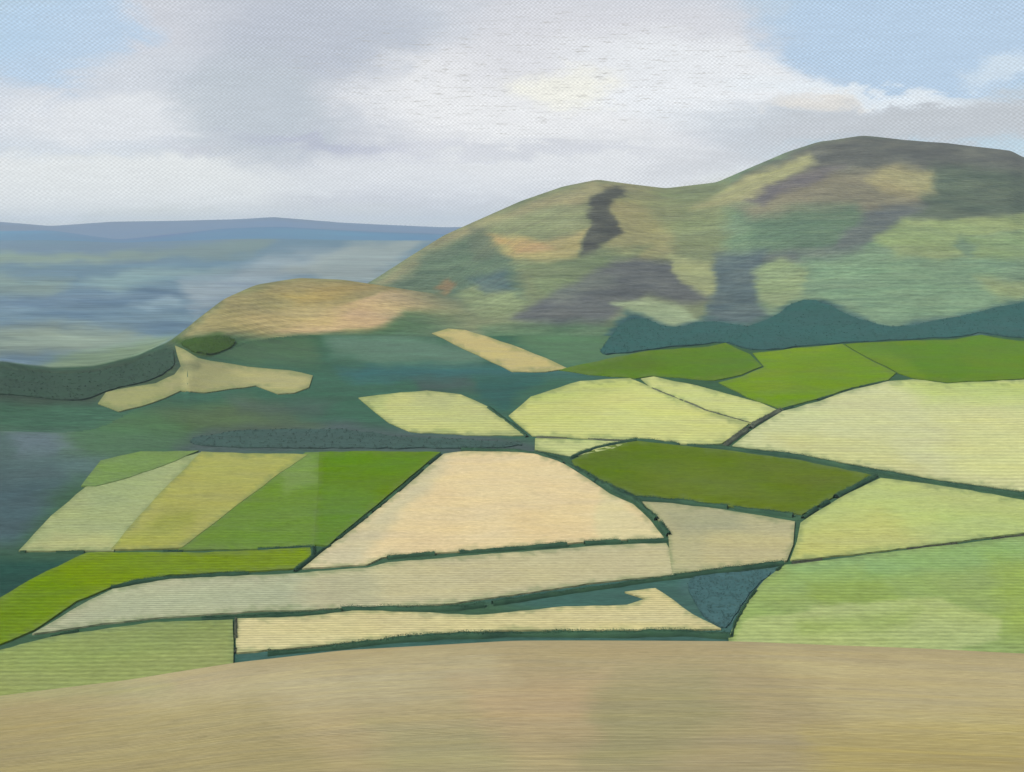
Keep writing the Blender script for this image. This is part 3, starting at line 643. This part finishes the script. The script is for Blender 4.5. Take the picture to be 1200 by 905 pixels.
az_w = W('ADD', AZ, W('MULTIPLY_ADD', nA, 7, -3.5)); el_w = W('ADD', EL, W('MULTIPLY_ADD', nB, 3.2, -1.6))
el_w = W('ADD', el_w, W('MULTIPLY_ADD', nS, .8, -.4))
def mixc(a, b, f, mode='MIX'):
    n = N.new('ShaderNodeMix'); n.data_type = 'RGBA'; n.blend_type = mode
    for s, v in ((n.inputs[0], f), (n.inputs[6], a), (n.inputs[7], b)):
        if isinstance(v, (int, float)): s.default_value = v
        elif isinstance(v, tuple): s.default_value = v
        else: L.new(v, s)
    return n.outputs[2]
def deg(u, y):
    a = math.atan((u-600)/F); e = math.atan((HY-y)/F*math.cos(a)); return math.degrees(a), math.degrees(e)
SKYK = 1.0
def blob(u, y, ru, ry, soft, tilt=0.0):
    a, e = deg(u, y); ra = ru/F*57.3; re = ry/F*57.3
    dx = W('SUBTRACT', az_w, a); dy = W('SUBTRACT', el_w, e)
    if tilt:
        t = math.radians(tilt); c, s = math.cos(t), math.sin(t)
        dx, dy = W('ADD', W('MULTIPLY', dx, c), W('MULTIPLY', dy, s)), W('SUBTRACT', W('MULTIPLY', dy, c), W('MULTIPLY', dx, s))
    r = W('SQRT', W('ADD', W('POWER', W('ABSOLUTE', W('DIVIDE', dx, ra)), 2), W('POWER', W('ABSOLUTE', W('DIVIDE', dy, re)), 2)))
    mr = N.new('ShaderNodeMapRange'); mr.interpolation_type = 'SMOOTHSTEP'; mr.inputs[1].default_value = 1+soft*.6; mr.inputs[2].default_value = max(0, 1-soft*.8)
    mr.inputs[3].default_value = 0; mr.inputs[4].default_value = 1; L.new(r, mr.inputs[0]); return mr.outputs[0]
def rgb(c, k=1.0): v = lin((c[0]-1, c[1]+2, c[2]-3) if c[0] > 184 else c)*k*SKYK; return (float(v[0]), float(v[1]), float(v[2]), 1)
skyc = N.new('ShaderNodeVectorMath'); skyc.operation = 'SCALE'; L.new(sky.outputs[0], skyc.inputs[0]); skyc.inputs['Scale'].default_value = .10
base = skyc.outputs[0]
# pale blue veil where clear sky shows
base = mixc(base, rgb((186, 208, 230)), .75)
# general cloud cover over the rest of the dome
cov = N.new('ShaderNodeMapRange'); cov.interpolation_type = 'SMOOTHSTEP'; cov.inputs[1].default_value = .38; cov.inputs[2].default_value = .6; L.new(nA, cov.inputs[0])
outside = N.new('ShaderNodeMapRange'); outside.inputs[1].default_value = 26; outside.inputs[2].default_value = 34; L.new(W('ABSOLUTE', AZ), outside.inputs[0])
above = N.new('ShaderNodeMapRange'); above.inputs[1].default_value = 13; above.inputs[2].default_value = 18; L.new(EL, above.inputs[0])
col = mixc(base, rgb((214, 216, 224)), W('MULTIPLY', cov.outputs[0], W('MAXIMUM', outside.outputs[0], above.outputs[0])))
for (u, y, ru, ry, soft, tilt, c, op) in [
    (600, 262, 1100, 66, .45, 0, (214, 214, 214), 1.0),       # pale band over the horizon
    (500, 90, 440, 170, .28, 0, (204, 204, 216), 1.0),        # main cloud body
    (110, 120, 150, 52, .35, 6, (202, 206, 220), .95),         # left cloud
    (30, 165, 130, 46, .4, 0, (208, 212, 224), .95),
    (70, 45, 90, 50, .4, 20, (176, 202, 226), .75),            # blue top left
    (140, 215, 240, 34, .5, 2, (226, 226, 230), .95),
    (480, 30, 80, 40, .7, 0, (196, 200, 214), .8),
    (60, 130, 140, 20, .6, 8, (212, 214, 226), .7),
    (220, 90, 60, 40, .7, 20, (204, 206, 218), .7),
    (150, 135, 120, 30, .6, 8, (222, 222, 230), .9),
    (180, 85, 80, 26, .7, 10, (206, 208, 220), .8),
    (360, 60, 130, 120, .8, 0, (180, 187, 199), .85),          # grey mass
    (300, 125, 90, 60, .6, 0, (186, 192, 204), .7),
    (400, 172, 120, 10, .8, -6, (176, 180, 198), .6),
    (530, 174, 110, 8, .8, 5, (176, 178, 198), .55),
    (650, 110, 250, 66, .5, 2, (232, 230, 236), .95),          # bright centre
    (700, 60, 190, 60, .6, 0, (214, 212, 222), .8),
    (830, 95, 170, 48, .5, -8, (228, 228, 236), .9),
    (860, 125, 200, 22, .5, -4, (232, 232, 240), .9),
    (660, 105, 60, 26, .7, 0, (240, 236, 228), .8),
    (560, 205, 220, 30, .6, 0, (222, 222, 230), .8),
    (690, 190, 210, 34, .7, 0, (224, 223, 230), .9),
    (640, 178, 130, 8, .8, 0, (198, 198, 212), .5),
    (1100, 45, 190, 68, .3, -4, (178, 200, 222), .95),         # blue upper right
    (1170, 85, 40, 16, .7, 0, (214, 222, 234), .6),
    (1050, 140, 240, 26, .6, -2, (200, 204, 216), .9),         # grey shelf over the right hand hill
    (1120, 146, 200, 28, .6, 0, (188, 190, 200), .9),
    (1000, 108, 130, 10, .6, -6, (226, 230, 240), .8),
    (950, 120, 55, 10, .8, 0, (222, 214, 210), .7),
    (870, 175, 110, 18, .8, 12, (196, 196, 206), .6),
    ]:
    f = blob(u, y, ru, ry, soft, tilt); col = mixc(col, rgb(c), W('MULTIPLY', f, op))
# thin broken wisps across the bright cloud
wn = wnoise(.9, 9, 5, .7, 23)
ws = N.new('ShaderNodeMapRange'); ws.inputs[1].default_value = .55; ws.inputs[2].default_value = .66; L.new(wn, ws.inputs[0])
col = mixc(col, rgb((170, 168, 162)), W('MULTIPLY', W('MULTIPLY', ws.outputs[0], blob(640, 85, 300, 75, .6)), .65))
# streaky brightness
rip = W('MULTIPLY', W('SINE', W('MULTIPLY', W('ADD', EL, W('MULTIPLY', nS, .25)), 6.2832/.2)), W('SINE', W('MULTIPLY', W('ADD', AZ, W('MULTIPLY', EL, .15)), 6.2832/.26)))
rip = W('MULTIPLY_ADD', W('MULTIPLY', rip, W('MULTIPLY', nS, nA)), .5, 1.0)              # fine ripple added to imitate canvas weave, not cloud
br = W('MULTIPLY', rip, W('MULTIPLY', W('MULTIPLY_ADD', nS, .2, .90), W('MULTIPLY_ADD', nF, .3, .85)))
vm = N.new('ShaderNodeVectorMath'); vm.operation = 'SCALE'; L.new(col, vm.inputs[0]); L.new(br, vm.inputs['Scale'])
L.new(vm.outputs[0], bg.inputs[0]); bg.inputs[1].default_value = 1.0

sun = bpy.data.lights.new('sun', 'SUN'); sun.energy = 4.0; sun.angle = R(.53); sun.color = (1, .95, .86)
so = bpy.data.objects.new('sun', sun); COL.objects.link(so)
from mathutils import Vector
sd = Vector((math.sin(SUN_AZ)*math.cos(SUN_EL), math.cos(SUN_AZ)*math.cos(SUN_EL), math.sin(SUN_EL)))
so.rotation_euler = sd.to_track_quat('Z', 'Y').to_euler()

# ------------------------------------------------------------------ the air
bm = bmesh.new(); bmesh.ops.create_cube(bm, size=1)
hx, y0, y1, zb, zt = 62000.0, -400.0, 28600.0, float(T.min())-3, float(T.max())+20
for v in bm.verts: v.co = (v.co.x*2*hx, (y0+y1)/2+v.co.y*(y1-y0), (zb+zt)/2+v.co.z*(zt-zb))
me = bpy.data.meshes.new('haze'); bm.to_mesh(me); bm.free()
hz = bpy.data.objects.new('haze', me); COL.objects.link(hz); tag(hz, 'pale blue haze lying over the valley and far plain', 'haze', kind='stuff')
hm = bpy.data.materials.new('air'); hm.use_nodes = True; hn = hm.node_tree; hn.nodes.clear()
ho = hn.nodes.new('ShaderNodeOutputMaterial'); pv = hn.nodes.new('ShaderNodeVolumePrincipled')
pv.inputs['Color'].default_value = (.72, .84, 1.0, 1); pv.inputs['Density'].default_value = SIG; pv.inputs['Anisotropy'].default_value = 0.0
hn.links.new(pv.outputs[0], ho.inputs['Volume']); me.materials.append(hm)

# ------------------------------------------------------------------ camera, view
cam = bpy.data.cameras.new('camera'); cam.sensor_width = 36; cam.lens = 36*F/1200; cam.shift_y = -(452.5-HY)/1200
cam.clip_start = .5; cam.clip_end = 200000
co = bpy.data.objects.new('camera', cam); COL.objects.link(co); co.location = (0, 0, 0); co.rotation_euler = (R(90), 0, 0); S.camera = co
S.view_settings.view_transform = 'Standard'; S.view_settings.look = 'None'; S.view_settings.exposure = 0.1; S.view_settings.gamma = 1
S.view_settings.use_curve_mapping = False
S.cycles.volume_bounces = 0; S.cycles.max_bounces = 3; S.cycles.diffuse_bounces = 2
